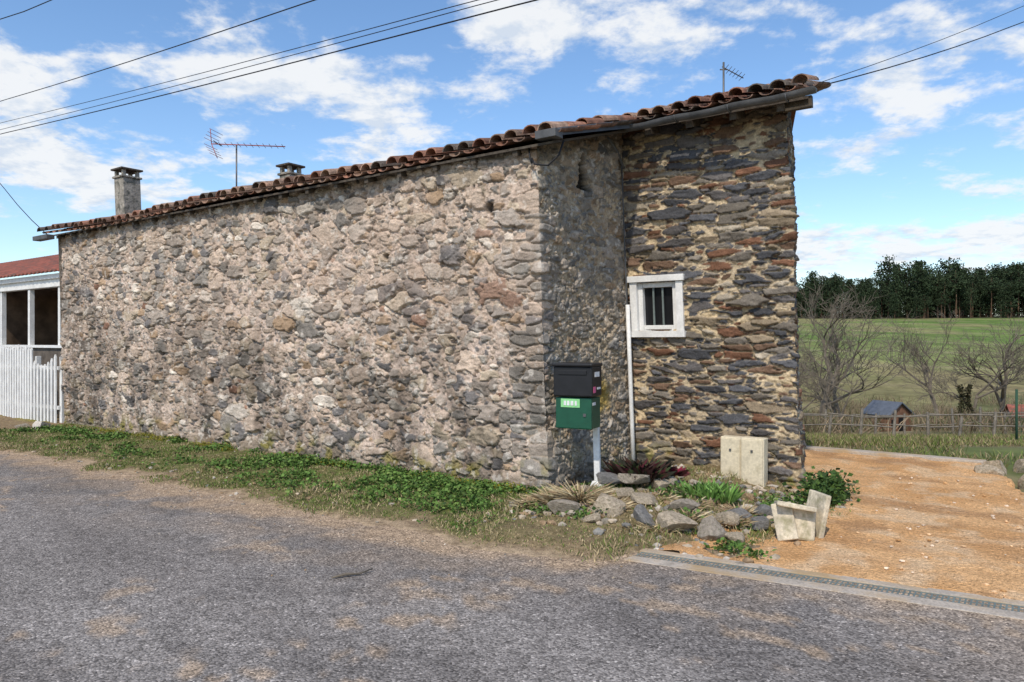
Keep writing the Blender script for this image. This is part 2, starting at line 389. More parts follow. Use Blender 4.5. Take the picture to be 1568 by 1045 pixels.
edge_n=fbm(SS*3,ZZ*3,101)
qz=h2(np.floor(ZZ/.19),np.zeros_like(ZZ),7)
isq=(SS>A_S-.10-.40*qz)&(SS<A_S+.10+.2*(1-qz))&(ZZ<2.9)
isC=(SS>A_S+RET)
isB=(SS>A_S)&(SS<=A_S+RET)&~isq
cols=np.zeros(SS.shape+(3,)); disp=np.zeros(SS.shape)
def layer(s,z,cx,cy,seed,r0,r1,pal,wts,t0,t1,warp,bright,frac,mvar,cover):
    F1,F2,I,J=voro(s,z,cx,cy,seed,r0,r1,warp)
    n1=fbm(s*30,z*30,seed+5,3)
    e=(F2-F1)+(n1-.5)*.20-mvar*ss(.42,.68,cover)
    e=np.where(h2(I,J,seed+9)<frac,e,-1)
    e=np.minimum(e,(.66-F1)*1.2+(n1-.5)*.3+.3*h2(I,J,seed+11))
    m=ss(t0,t1,e)
    cc=pick(pal,wts,h2(I,J,seed+3))*(1-bright+2*bright*h2(I,J,seed+4))[:,None]
    band=fbm(s*9+I*3,z*30+J*5,seed+8,4); bl=fbm(s*14+I,z*14+J,seed+18,3)
    cc=cc*(.62+.44*band+.32*bl)[:,None]
    hh=.25+.75*h2(I,J,seed+10)
    tilt=((h2(I,J,seed+14)-.5)*(s/cx-I-.5)+(h2(I,J,seed+15)-.5)*(z/cy-J-.5))*1.3
    d=ss(t0-.04,t1+.10,e)*(hh+tilt)+(band-.5)*.45*m
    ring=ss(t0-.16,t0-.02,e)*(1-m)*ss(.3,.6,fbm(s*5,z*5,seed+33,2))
    return m,cc,d,ring
def style(mask,layers,mort,mort2,seed,rough=.022):
    s=SS[mask];z=ZZ[mask]
    cover=fbm(s*1.3,z*1.3,seed+7,3)
    gr=fbm(s*34,z*34,seed+12,3)
    mm=lerp(mort,mort2,ss(.35,.65,fbm(s*2.2,z*2.2,seed+6,4)))*(.60+.80*gr)[:,None]
    col=mm; dsp=(gr-.5)*rough+(fbm(s*9,z*9,seed+13,3)-.5)*.028
    for (cx,cy,r0,r1,pal,wts,t0,t1,warp,bright,frac,mvar,amp,sd) in layers:
        m,cc,d,ring=layer(s,z,cx,cy,sd,r0,r1,pal,wts,t0,t1,warp,bright,frac,mvar,cover)
        col=col*(1-.22*ring)[:,None]  # shade of the joint gaps painted into the colour around each stone
        col=col*(1-m[:,None])+cc*m[:,None]; dsp=dsp*(1-m*.6)+amp*d-amp*.6*ring
    cols[mask]=col; disp[mask]=dsp
isA=~isC&~isB&~isq
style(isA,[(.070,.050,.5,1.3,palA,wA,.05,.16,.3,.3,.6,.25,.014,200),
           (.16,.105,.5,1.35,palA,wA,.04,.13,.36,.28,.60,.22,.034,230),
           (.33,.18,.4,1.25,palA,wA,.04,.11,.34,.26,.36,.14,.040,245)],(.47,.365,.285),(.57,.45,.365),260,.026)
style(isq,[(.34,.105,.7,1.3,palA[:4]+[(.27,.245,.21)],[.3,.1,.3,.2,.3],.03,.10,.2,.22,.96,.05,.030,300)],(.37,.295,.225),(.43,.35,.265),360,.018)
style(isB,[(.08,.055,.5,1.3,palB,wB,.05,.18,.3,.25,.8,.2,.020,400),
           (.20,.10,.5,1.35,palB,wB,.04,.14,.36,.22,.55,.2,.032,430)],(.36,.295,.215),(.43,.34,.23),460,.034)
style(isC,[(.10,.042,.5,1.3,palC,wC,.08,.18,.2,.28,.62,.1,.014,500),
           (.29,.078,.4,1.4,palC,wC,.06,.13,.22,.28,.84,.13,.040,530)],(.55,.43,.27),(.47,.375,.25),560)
st=ss(.52,.72,fbm(SS*1.7,ZZ*.35,601,4))*(.5+.5*ss(.4,.6,fbm(SS*12,ZZ*4,603)))
st=np.where(SS<A_S,st*ss(3.4,2.4,ZZ),0)
cols*= (1-.48*st)[...,None]
lowg=ss(.46,.60,fbm(SS*2.6,ZZ*2.2,611))*ss(2.4,1.0,ZZ)*(SS<A_S)
cols*=(1-.38*lowg)[...,None]
bigd=np.exp(-(((SS-4.6)/1.5)**2+((ZZ-1.3)/1.1)**2))*ss(.35,.6,fbm(SS*3,ZZ*2,615))
cols*=(1-.42*bigd)[...,None]
pinky=ss(.42,.62,fbm(SS*.9,ZZ*1.1,621))*ss(1.2,2.6,ZZ)*(SS<A_S)
cols=lerp(cols,np.array((.60,.45,.345)),pinky*.32)
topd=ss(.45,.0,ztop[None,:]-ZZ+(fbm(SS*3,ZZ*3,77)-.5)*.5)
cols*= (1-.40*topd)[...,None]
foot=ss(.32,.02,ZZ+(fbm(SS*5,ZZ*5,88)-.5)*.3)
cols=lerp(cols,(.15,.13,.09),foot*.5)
mossy=ss(.56,.72,fbm(SS*6,ZZ*6,89))*ss(.5,.1,ZZ)
cols=lerp(cols,(.24,.21,.03),mossy*.6)
lich=ss(.66,.74,fbm(SS*14,ZZ*14,92,3))
cols=lerp(cols,(.66,.60,.52),lich*.45*(SS<A_S+RET))
och=ss(.28,.1,np.hypot((SS-(A_S+1.15)),(ZZ-.95))+(edge_n-.5)*.3)
cols=lerp(cols,(.38,.26,.05),och*.8)
vs=SS-(A_S+.95); vz=ZZ-3.30
tri=(np.abs(vs)<.12*(1-vz/.42)+.02)&(vz>0)&(vz<.42)
disp=np.where(tri,disp-.10,disp); cols[tri]*=.12  # vent niche set back, its inner shade also put into the colour
for (hs_,hz_) in ((10.25,3.02),(8.6,2.62),(3.6,1.4),(4.9,1.0)):
    q=ss(.065,.035,np.hypot((SS-hs_),(ZZ-hz_)*1.2)+(edge_n-.5)*.05); disp-=q*.07; cols*=(1-.75*q)[...,None]
disp=disp+(fbm(SS*.6,ZZ*.7,95,3)-.5)*.18*ss(0,.4,np.abs(SS-cum[2]))
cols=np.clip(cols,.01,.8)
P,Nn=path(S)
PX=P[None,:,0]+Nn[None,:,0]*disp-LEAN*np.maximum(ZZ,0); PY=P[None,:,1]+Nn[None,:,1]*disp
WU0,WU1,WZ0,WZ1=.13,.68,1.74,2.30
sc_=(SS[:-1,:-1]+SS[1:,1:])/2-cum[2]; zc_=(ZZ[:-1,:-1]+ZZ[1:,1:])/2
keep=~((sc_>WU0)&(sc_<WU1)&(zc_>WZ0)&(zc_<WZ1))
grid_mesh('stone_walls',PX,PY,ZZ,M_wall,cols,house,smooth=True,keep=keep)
def endu(w): return 2.32-(-1.6-w)*.268
def quadwall(name,pts2,z0,zt):
    V=[]
    for p,t in zip(pts2,zt): V+= [(p[0],p[1],z0),(p[0]-LEAN*t,p[1],t)]
    mesh(name,V,[(2*i,2*i+1,2*i+3,2*i+2) for i in range(len(pts2)-1)],M_plainwall,house)
E2=np.array(uw(.45,-7.1,0,False)[:2])
quadwall('rear_walls',[Ap,np.array(uw(-A_S,-4.7,0,False)[:2]),np.array(uw(-A_S,-7.1,0,False)[:2]),E2,Ep],-.2,[3.6,4.95,4.1,4.1,4.15])

# ---- roof tiles
def zroof(w): return 3.66-.30*w
def sag(u): return .03*math.sin(u*.9)+.025*math.sin(u*.37+1)
TV=[];TF=[];TC=[]
def add_tile(u,w0,length,r0,r1,up,zoff,col,rot=0,seg=7):
    k=len(TV); th_=.014
    for layer_ in (0,1):
        for (t,r) in ((0,r0),(1,r1)):
            w_=w0-length*t; du=rot*t
            for j in range(seg+1):
                a=math.pi*j/seg; rr_=r-(th_ if layer_ else 0)
                ou=math.cos(a)*rr_; oz=math.sin(a)*rr_*(.85 if up else -.5)
                TV.append(uw(u+ou+du,w_,zroof(w_)+sag(u)+zoff-(.015*t)+oz)); TC.append(col)
    n=seg+1
    for j in range(seg):
        TF.append((k+j,k+j+1,k+n+j+1,k+n+j)); TF.append((k+2*n+j,k+3*n+j,k+3*n+j+1,k+2*n+j+1))
        TF.append((k+j,k+2*n+j,k+2*n+j+1,k+j+1))
    TF.append((k,k+n,k+3*n,k+2*n)); TF.append((k+seg,k+2*n+seg,k+3*n+seg,k+n+seg))
tp=[(.30,.15,.10),(.24,.12,.08),(.34,.21,.145),(.18,.11,.08),(.13,.105,.085),(.30,.20,.145)]
SP=.215
def tcol():
    c=random.choice(tp); f=random.uniform(.75,1.2); return tuple(x*f for x in c)
def roof_cols(u0,u1,weave,wend,lim=None):
    n=int(round((u1-u0)/SP))
    for i in range(n):
        u=u0+(i+.5)*(u1-u0)/n
        w=weave; r=0
        while w>wend:
            j=random.uniform(-.02,.02)
            if lim is None or u<lim(w)-.03:
                add_tile(u+random.uniform(-.018,.018),w+(j if r else random.uniform(-.06,.05)),.46,.092,.074,True,.045+random.uniform(-.010,.018)+(.012 if r==0 else 0),tcol(),random.uniform(-.02,.02))
                add_tile(u+SP/2,w-.02+j,.46,.078,.085,False,.03,tcol())
            w-=.37; r+=1
roof_cols(-A_S-.45,.32,.17,-4.7)
roof_cols(.32,2.32,-1.58,-4.7,endu)
mesh('roof_tiles',TV,TF,M_tile,house,cols=np.array(TC),smooth=False)
def slab(name,pts,t,m):
    V=[uw(u,w_,zroof(w_)+dz) for dz in(-.045-t,-.045) for (u,w_) in pts]; n=len(pts)
    o=mesh(name,V,[tuple(range(n)),tuple(range(2*n-1,n-1,-1))]+[(i,(i+1)%n,n+(i+1)%n,n+i) for i in range(n)],m,house); fixn(o)
slab('roof_boards',[(-A_S-.42,.12),(.28,.12),(.28,-4.7),(-A_S-.42,-4.7)],.025,M_wood)
slab('upper_boards',[(.285,-1.62),(2.28,-1.62),(endu(-4.7)-.03,-4.7),(.285,-4.7)],.025,M_wood)
V=[uw(-A_S-.42,-4.72,zroof(-4.7)),uw(endu(-4.7)-.08,-4.72,zroof(-4.7)),uw(.45,-7.15,4.25),uw(-A_S-.42,-7.15,4.25)]
mesh('rear_roof',V,[(0,1,2,3)],M_tile,house,cols=np.array([(.26,.13,.09)]*4))
V=[];Fa=[]
for u in np.arange(-A_S+.2,.2,.55):
    k=len(V)
    for dz in(-.13,-.075):
        for (du,w_) in((-.03,.10),(.03,.10),(.03,-.3),(-.03,-.3)): V.append(uw(u+du,w_,zroof(w_)+dz))
    Fa+=[tuple(k+a for a in f) for f in BF]
for u in np.arange(.5,2.3,.5):
    k=len(V)
    for dz in(-.15,-.075):
        for (du,w_) in((-.035,-1.6),(.035,-1.6),(.035,-2.1),(-.035,-2.1)): V.append(uw(u+du,w_,zroof(w_)+dz))
    Fa+=[tuple(k+a for a in f) for f in BF]
fixn(mesh('rafter_ends',V,Fa,M_wood,house))
boxuw('barge_board',2.0,2.30,-1.72,-1.66,4.0,4.12,M_wood,house)
boxuw('left_eave_board',-A_S-.5,-A_S+.1,.10,.24,3.50,3.58,M_zinc,house)
def gutter(name,u0,u1,w0,z0a,z0b,r=.06):
    V=[];Fa=[];n=8;K=12
    for i in range(K+1):
        t=i/K;u=u0+(u1-u0)*t;z=z0a+(z0b-z0a)*t+.008*math.sin(i*1.7)
        for rr_ in (r,r-.006):
            for j in range(n+1):
                a=math.pi+math.pi*j/n; V.append(uw(u,w0+math.cos(a)*rr_,z+math.sin(a)*rr_))
    s=2*(n+1)
    for i in range(K):
        for q in(0,n+1):
            for j in range(n): Fa.append((i*s+q+j,i*s+q+j+1,(i+1)*s+q+j+1,(i+1)*s+q+j))
    for e in (0,K):
        Fa.append(tuple(e*s+j for j in range(n+1)))
    mesh(name,V,Fa,M_zinc,house,smooth=True)
gutter('gutter',-.10,2.38,-1.50,4.09,4.13)
for u in np.arange(.3,2.3,.6):
    tube('gutter_bracket',[uw(u,-1.5+math.cos(a)*.067,4.11+math.sin(a)*.067) for a in np.linspace(math.pi,2*math.pi,8)],.007,M_zinc,house,6)
V=[uw(.33,.12,3.70),uw(.36,.12,3.62),uw(.36,-1.6,4.10),uw(.33,-1.6,4.2)]
mesh('verge_flashing',V,[(0,1,2,3)],M_zinc,house)
boxuw('lead_box',.12,.36,.06,.2,3.60,3.68,M_zinc,house)
tube('gutter_outlet',[uw(.0,-1.50,4.05),uw(.03,-1.72,3.9),uw(.06,-1.83,3.7)],.02,M_zinc,house)
tube('facade_cable',[uw(.05,-1.80,z) for z in (3.75,3.2,2.6,2.0,1.9)],.009,M_zinc,house,6)
tube('white_pipe',[uw(.07,-1.78,z) for z in (2.04,1.3,.6,.05)],.026,M_white,house,10)
tube('corner_cable',[uw(.0,.09,3.45),uw(.05,.12,3.38),uw(.2,.10,3.35),uw(.3,.05,3.45),uw(.33,.0,3.6)],.010,M_cable,house,6)
tube('corner_cable_drop',[uw(-.05,.06,3.58),uw(-.02,.09,3.45),uw(.0,.09,3.40)],.01,M_cable,house,6)

# ---- window
fw=-RET
boxuw('window_lintel',.03,.77,fw+.015,fw+.080,2.31,2.385,M_white,house)
boxuw('window_frame_left',.065,.155,fw-.03,fw+.055,1.72,2.308,M_white,house)
boxuw('window_frame_right',.66,.745,fw-.03,fw+.055,1.72,2.308,M_white,house)
boxuw('window_sill',.045,.765,fw-.03,fw+.085,1.645,1.718,M_white,house)
boxuw('sash_left',.157,.215,fw-.06,fw+.008,1.721,2.305,M_white,house)
boxuw('sash_right',.600,.658,fw-.06,fw+.008,1.721,2.305,M_white,house)
boxuw('sash_top',.217,.598,fw-.06,fw+.006,2.245,2.305,M_white,house)
boxuw('sash_bottom',.217,.598,fw-.06,fw+.006,1.721,1.79,M_white,house)
boxuw('window_glass',.16,.66,fw-.075,fw-.062,1.71,2.31,M_dark,house)
for u in (.335,.455):
    boxuw('window_bar',u,u+.022,fw-.03,fw-.008,1.79,2.245,M_grate,house)
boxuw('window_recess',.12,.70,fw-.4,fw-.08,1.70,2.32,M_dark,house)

# ---- chimneys
def chimney(u,w_,half,z0,z1,capn):
    boxuw(capn+'_stack',u-half,u+half,w_-half,w_+half,z0,z1,M_chim,house,bevel=.015)
    boxuw(capn+'_collar',u-half-.025,u+half+.025,w_-half-.025,w_+half+.025,z1+.001,z1+.04,M_chim,house,bevel=.008)
    for a in(-1,1):
        for b in(-1,1):
            boxuw(capn+'_leg',u+a*(half-.04)-.03,u+a*(half-.04)+.03,w_+b*(half-.04)-.03,w_+b*(half-.04)+.03,z1+.041,z1+.15,M_chim,house,bevel=.003)
    boxuw(capn+'_slab',u-half-.04,u+half+.04,w_-half-.04,w_+half+.04,z1+.151,z1+.185,M_wood,house,bevel=.006)
chimney(-10.1,-.96,.17,3.6,4.72,'chimney')
chimney(-6.5,-2.0,.14,3.9,4.50,'small_chimney')

# ---- antennas
ant=empty('tv_antenna')
a0=Vector((-4.63,12.4,3.7))
tube('mast',[a0,a0+Vector((-.0,0,1.2))],.014,M_metal,ant)
b0=Vector((-5.03,12.35,4.90)); b1=Vector((-3.78,12.3,4.84))
tube('boom',[b0,b1],.009,M_red,ant,6)
for i in range(11):
    p=b0.lerp(b1,.12+i*.085)
    tube('director',[p+Vector((-.02,.14,0)),p+Vector((.02,-.14,.0))],.004,M_metal,ant,5)
tube('dipole',[b0.lerp(b1,.08)+Vector((0,y_,.012)) for y_ in(-.16,.16)],.008,M_metal,ant,5)
for s_ in(-1,1):
    for k in range(4):
        q=b0+Vector((-.01+.03*k,0,s_*(.05+.05*k)))
        tube('reflector_rod',[q+Vector((-.03,-.2,0)),q+Vector((.03,.2,0))],.004,M_red,ant,5)
    tube('reflector_arm',[b0,b0+Vector((.1 if s_<0 else -.02,0,s_*.24))],.007,M_red,ant,5)
ant2=empty('roof_antenna')
a0=Vector((2.885,10.06,4.2))
tube('mast',[a0,a0+Vector((0,0,1.2))],.014,M_metal,ant2)
tube('boom',[a0+Vector((-.02,0,1.14)),a0+Vector((.30,.1,1.02))],.007,M_metal,ant2,6)
for i in range(6):
    p=a0+Vector((.03+.05*i,.02*i,1.12-.018*i)); tube('director',[p+Vector((.01,-.1,.01)),p-Vector((.01,-.1,.01))],.004,M_metal,ant2,5)
tube('cross',[a0+Vector((-.05,0,1.1)),a0+Vector((.05,.0,1.1))],.01,M_metal,ant2,5)

# ---- overhead cables
W=[((-13.88,20,7.21),(.30,9.5,5.99),.010),((-13.88,20,7.33),(-.20,9.5,5.99),.006),((-13.88,20,7.51),(-.45,9.5,5.99),.006),
   ((-13.88,20,8.1),(-2.96,11,6.68),.009),((-10.4,15,8.16),(-8.78,14,8.07),.009)]
for a,b,r in W:
    a=Vector(a);b=Vector(b); pts=[]
    lo,hi=(-1,1.5) if (b-a).length>5 else (-12,8)
    for i in range(25):
        t=lo+(hi-lo)*i/24; p=a.lerp(b,t); p.z-=.16*t*(1-t) if 0<t<1 else 0; pts.append(p)
    tube('overhead_cable',pts,r,M_cable,None,6)
for a,b,r,e in [((2.98,8.5,4.40),(8.33,12,7.06),.005,3),((3.0,7.75,4.22),(8.33,12,6.8),.008,3),((-8.75,13.9,3.6),(-11.1,16,5.03),.008,6)]:
    a=Vector(a);b=Vector(b)
    tube('overhead_cable',[a.lerp(b,t*e/20)-Vector((0,0,.25*(t/20*e)*(1-t/20*e) if t/20*e<1 else 0)) for t in range(21)],r,M_cable,None,6)

# ------------------------------------------------------------ mailbox
mb=empty('mailbox')
mc=Vector((.665,7.42,0)); ra=-math.radians(26)
R=Matrix.Rotation(ra,3,'Z')
def mp(x,y,z): return mc+R@Vector((x,y,z))
box('green_box',mp(0,.0,.885),(.38,.27,.31),ra,M_green,mb,bevel=.012)
box('black_box',mp(0,-.012,1.20),(.41,.30,.30),ra,M_black,mb,bevel=.015)
box('black_lid',mp(0,-.02,1.365),(.425,.33,.035),ra,M_black,mb,bevel=.012)
box('slot_flap',mp(0,-.168,1.29),(.30,.008,.045),ra,M_black,mb,bevel=.003)
box('address_label',mp(-.03,-.1385,.985),(.20,.006,.085),ra,M_label,mb,bevel=.001)
for k,(x_,wd_) in enumerate([(-.085,.025),(-.05,.025),(-.01,.028),(.03,.02)]):
    box('label_digit',mp(x_,-.143,.985),(wd_,.004,.045),ra,M_stick,mb,bevel=0)
box('sticker',mp(.208,-.02,1.27),(.004,.13,.05),ra,M_stick,mb,bevel=0)
box('sticker_pink',mp(.208,-.09,1.12),(.004,.06,.06),ra,M_pink,mb,bevel=0)
box('sticker_small',mp(.208,.03,1.13),(.004,.09,.02),ra,M_stick,mb,bevel=0)
box('sticker_side',mp(.192,-.06,.98),(.004,.08,.03),ra,M_stick,mb,bevel=0)
box('door_lock',mp(.12,-.139,.87),(.03,.01,.03),ra,M_zinc,mb,bevel=.002)
pc=mp(.13,.20,0)
box('post',(pc.x,pc.y,.42),(.065,.05,.66),ra,M_white,mb,bevel=.008,ry=math.radians(-2))
box('post_arm',mp(.06,.10,.72),(.2,.05,.03),ra+.6,M_white,mb,bevel=.004)
box('post_foot',(pc.x,pc.y,.13),(.15,.10,.08),ra,M_white,mb,bevel=.01,taper=.6)

# ------------------------------------------------------------ meter cabinets & fallen block
cab=empty('meter_cabinet')
for (u0,u1,z0,z1,w_) in ((1.21,1.445,.0,.55,-1.60),(1.45,1.70,-.10,.56,-1.56)):
    boxuw('body',u0,u1,w_-.14,w_,z0-.1,z1,M_cream,cab,False,bevel=.01)
    boxuw('door',u0+.012,u1-.012,w_+.003,w_+.015,z0+.03,z1-.02,M_cream,cab,False,bevel=.004)
    boxuw('latch',(u0+u1)/2-.012,(u0+u1)/2+.012,w_+.017,w_+.027,z1-.15,z1-.125,M_zinc,cab,False,bevel=.002)
blk=empty('fallen_meter_box')
M_slab=mat('mossy_concrete',(.54,.47,.35),n=(7,.25),n2=(50,.2),tint=(8,(.24,.22,.12),.48,.68),bump=(25,.6,.01))
box('body',(2.33,6.05,.115),(.27,.30,.26),math.radians(-15),M_slab,blk,bevel=.02,rx=math.radians(-10),ry=math.radians(6),taper=.95)
box('rim',(2.30,6.0,.255),(.30,.34,.04),math.radians(-15),M_slab,blk,bevel=.01,rx=math.radians(-12),ry=math.radians(8))
box('lid',(2.19,5.93,.15),(.16,.035,.30),math.radians(-28),M_slab,blk,bevel=.01,rx=math.radians(-22),ry=math.radians(-14))
box('panel',(2.515,6.10,.17),(.045,.26,.36),math.radians(10),M_slab,blk,bevel=.01,ry=math.radians(12))

# ------------------------------------------------------------ rocks
def rock(x,y,z,sx,sy,sz,seed,m=M_rock,name='rock'):
    bm=bmesh.new(); bmesh.ops.create_icosphere(bm,subdivisions=3,radius=1)
    r=random.Random(seed); offs=[Vector((r.gauss(0,1),r.gauss(0,1),r.gauss(0,1))).normalized() for _ in range(11)]; cut=[r.uniform(.35,.75) for _ in range(11)]
    for v_ in bm.verts:
        p=v_.co.copy()
        for n_,c_ in zip(offs,cut):
            d=p.dot(n_)
            if d>c_: p-=n_*(d-c_)*.97
        v_.co=p
    me=bpy.data.meshes.new(name); bm.to_mesh(me); bm.free(); me.materials.append(m)
    o=bpy.data.objects.new(name,me); link(o); o.scale=(sx,sy,sz); o.location=(x,y,z); o.rotation_euler=(r.uniform(-.35,.35),r.uniform(-.35,.35),r.uniform(0,6))
    return o
M_rock2=mat('slate_rock',(.20,.19,.175),n=(6,.4),n2=(50,.3),bump=(18,.8,.02),rough=.9)
M_rock3=mat('tan_rock',(.44,.36,.26),n=(6,.35),n2=(50,.25),tint=(9,(.2,.17,.1),.5,.7),bump=(18,.8,.02),rough=.95)
rk=[(.48,6.50,.10,.16),(.66,6.3,.07,.13),(.84,6.5,.13,.18),(.95,7.3,.22,.14),(1.22,7.25,.24,.16),(1.45,7.25,.2,.14),(1.35,6.1,.10,.22),(1.10,6.25,.09,.16),
    (1.62,5.95,.08,.22),(1.80,6.25,.09,.16),(1.05,6.9,.18,.13),(1.95,6.4,.08,.16),(1.55,7.35,.18,.13),(.7,7.0,.14,.12),(1.9,7.0,.1,.13),(2.06,6.15,.07,.13),
    (1.5,6.5,.15,.16),(1.2,6.65,.16,.15),(1.78,5.8,.04,.10),(2.2,6.5,.07,.13)]
for i,(x_,y_,z_,s_) in enumerate(rk): rock(x_,y_,z_+.01,s_*random.uniform(1,1.3),s_*random.uniform(.7,1.0),s_*random.uniform(.5,.75),i,(M_rock,M_rock3,M_rock3,M_rock2)[i%4])
M_qz=mat('pale_stone',(.55,.50,.43),n=(8,.25),bump=(20,.6,.02))
rock(-8.45,13.2,.08,.24,.18,.17,50,M_qz); rock(-8.8,13.3,.03,.18,.15,.13,51)
for i,(x_,y_) in enumerate(((6.0,8.5),(6.3,8.8),(5.8,8.9),(6.5,9.3),(6.1,9.3),(5.85,8.2))): rock(x_,y_,.02,.2,.17,.16,60+i,M_rock3)
V=[];Fa=[];C=[]
ico=bmesh.new(); bmesh.ops.create_icosphere(ico,subdivisions=1,radius=1); iv=np.array([v_.co[:] for v_ in ico.verts]); ifc=[tuple(v_.index for v_ in f_.verts) for f_ in ico.faces]; ico.free()
for i in range(1100):
    if i<520: u_=rng.uniform(.0,2.55); w_=rng.uniform(-1.8,1.15)
    elif i<720: u_=rng.uniform(-9.5,.2); w_=rng.choice([abs(rng.normal())*.12+.04,rng.uniform(1.3,2.2)])
    elif i<900: u_=rng.uniform(-6,2.0); w_=vw_edge(u_)+rng.random()**2*1.6
    else: u_=rng.uniform(2.7,5.2); w_=rng.uniform(-3.5,1.0)
    h_,e_=verge_h(np.array([u_]),np.array([w_]))
    hz_=max(h_[0],0.0); s_=rng.uniform(.012,.05)*(1 if i<520 else .6)
    if i>=900: s_=rng.uniform(.006,.018); hz_=.015
    elif i>=720: s_=rng.uniform(.004,.011)
    elif e_[0]<0: continue
    k=len(V)
    p=iv*(1+rng.normal(size=(len(iv),1))*.18)*np.array([s_*rng.uniform(.8,1.5),s_,s_*rng.uniform(.4,.8)])
    a=rng.uniform(0,6.28); ca,sa=math.cos(a),math.sin(a)
    x0,y0,_=uw(u_,w_,0,False)
    c_=np.array([(.32,.28,.22),(.44,.36,.26),(.2,.19,.17),(.52,.46,.38),(.28,.19,.11)])[rng.integers(5)]*rng.uniform(.8,1.2)
    if i>=900: c_=np.array([(.75,.5,.28),(.5,.28,.12),(.7,.55,.4)])[rng.integers(3)]
    for q in p: V.append((x0+q[0]*ca-q[1]*sa,y0+q[0]*sa+q[1]*ca,hz_+q[2]+s_*.2)); C.append(c_)
    Fa+=[tuple(k+a_ for a_ in f_) for f_ in ifc]
M_rub=mat('rubble_bits',attr=True,n=(20,.3),bump=(40,.6,.01),rough=.95)
mesh('loose_rubble',V,Fa,M_rub,None,cols=np.array(C))
tube('twig',[(-1.21,4.95,.012),(-1.13,5.0,.02),(-1.04,5.03,.015),(-.97,5.12,.02)],[.006,.01,.008,.004],M_bark)
tube('twig',[(-.35,3.35,.006),(-.30,3.42,.01),(-.26,3.45,.008)],[.003,.004,.002],M_bark)

# ------------------------------------------------------------ vegetation meshes
def leaf_mesh(name,P,D_,L_,Wd,cols,parent=None):
    n=len(P); side=np.cross(D_,rng.normal(size=(n,3))); side/=np.linalg.norm(side,axis=1)[:,None]+1e-9
    mid=P+D_*L_[:,None]*.5; tip=P+D_*L_[:,None]; tip[:,2]-=L_*.12
    V=np.stack([P,mid+side*Wd[:,None]*.5,tip,mid-side*Wd[:,None]*.5],1).reshape(-1,3)
    Fc=np.arange(4*n).reshape(n,4)
    return mesh(name,V,Fc,M_leaf,parent,cols=np.repeat(cols,4,axis=0))
def uwpts(u,w_): return B[0]+U[0]*u+F[0]*w_, B[1]+U[1]*u+F[1]*w_
n=190000
u=rng.uniform(-10.7,2.7,n); w_=rng.uniform(-1.9,2.1,n)
hh,e=verge_h(u,w_)
dn=fbm(u*2,w_*2,81)
ok=(e>.06+.22*rng.random(n)+(.5-dn)*1.0)&((w_>.02)|((u>.1)&(w_>-1.85)))&(rng.random(n)<(.35+.65*ss(.35,.6,fbm(u*4,w_*4,131))))
ok&=(u<.1)|(rng.random(n)<.5)
u,w_,hh,dn=u[ok],w_[ok],hh[ok],dn[ok]; n=len(u)
x_,y_=uwpts(u,w_); P=np.stack([x_,y_,hh-.005],1)
D_=rng.normal(size=(n,3))*.55; D_[:,2]=1; D_/=np.linalg.norm(D_,axis=1)[:,None]
Lh=rng.uniform(.015,.055,n)*(.6+.9*ss(.4,.7,dn))*np.where(u>.1,1.3,1)
brown=fbm(u*3,w_*3,191)
gi=rng.choice(5,n,p=[.29,.22,.15,.19,.15]); gi=np.where(rng.random(n)<np.where(u>.1,.45,.55*ss(.5,.65,brown)),3,gi)
gc=np.array([(.12,.18,.035),(.16,.205,.05),(.075,.12,.025),(.38,.30,.17),(.24,.20,.09)])[gi]*rng.uniform(.7,1.3,(n,1))
leaf_mesh('verge_grass',P,D_,Lh,np.full(n,.008),gc)
def weeds(name,nc,usamp,wsamp,cond,leafn,size,hgt,pal,pw):
    u=usamp(nc); w_=wsamp(nc); k=cond(u,w_); u,w_=u[k],w_[k]
    hh,e=verge_h(u,w_); nc=len(u)
    u=np.repeat(u,leafn);w_=np.repeat(w_,leafn);hh=np.repeat(hh,leafn); n=len(u)
    sz=np.repeat(rng.uniform(.5,1.2,nc),leafn)
    r=np.abs(rng.normal(size=n))*.05*sz; a=rng.uniform(0,6.28,n)
    x_,y_=uwpts(u,w_); P=np.stack([x_+np.cos(a)*r,y_+np.sin(a)*r,hh+rng.uniform(0,1,n)*hgt*sz],1)
    D_=np.stack([np.cos(a),np.sin(a),rng.uniform(-.1,.9,n)],1); D_/=np.linalg.norm(D_,axis=1)[:,None]
    L_=rng.uniform(.6,1.2,n)*size*sz**.5
    c=np.array(pal)[rng.choice(len(pal),n,p=pw)]*rng.uniform(.65,1.25,(n,1))
    return leaf_mesh(name,P,D_,L_,L_*.75,c)
gp=[(.08,.155,.03),(.12,.205,.045),(.05,.09,.022),(.17,.23,.06)]
weeds('wall_foot_weeds',4200,lambda n:rng.uniform(-10.3,.3,n),lambda n:np.abs(rng.normal(size=n))*.6+.08,
      lambda u,w_:(w_<vw_edge(u)-.35)&(fbm(u*1.8,w_*1.8,141)>np.interp(u,[-10,-5,-2.5,1],[.62,.56,.46,.42])),12,.042,.065,gp,[.35,.3,.2,.15])
weeds('garden_weeds',620,lambda n:rng.uniform(.2,2.5,n),lambda n:rng.uniform(-1.4,1.0,n),
      lambda u,w_:fbm(u*2.2,w_*2.2,151)>.52,12,.045,.06,gp,[.35,.3,.2,.15])
weeds('corner_shrub',90,lambda n:rng.normal(2.36,.07,n),lambda n:rng.normal(-1.45,.2,n),lambda u,w_:(u>2.16)|(w_>-1.5),26,.055,.22,[(.035,.07,.018),(.06,.11,.025),(.08,.14,.03)],[.4,.35,.25])
weeds('moss',1700,lambda n:rng.uniform(-9,1.2,n),lambda n:rng.uniform(.02,.25,n),lambda u,w_:fbm(u*2,w_*2,161)>.47,12,.018,.06,[(.28,.24,.02),(.17,.17,.02)],[.5,.5])
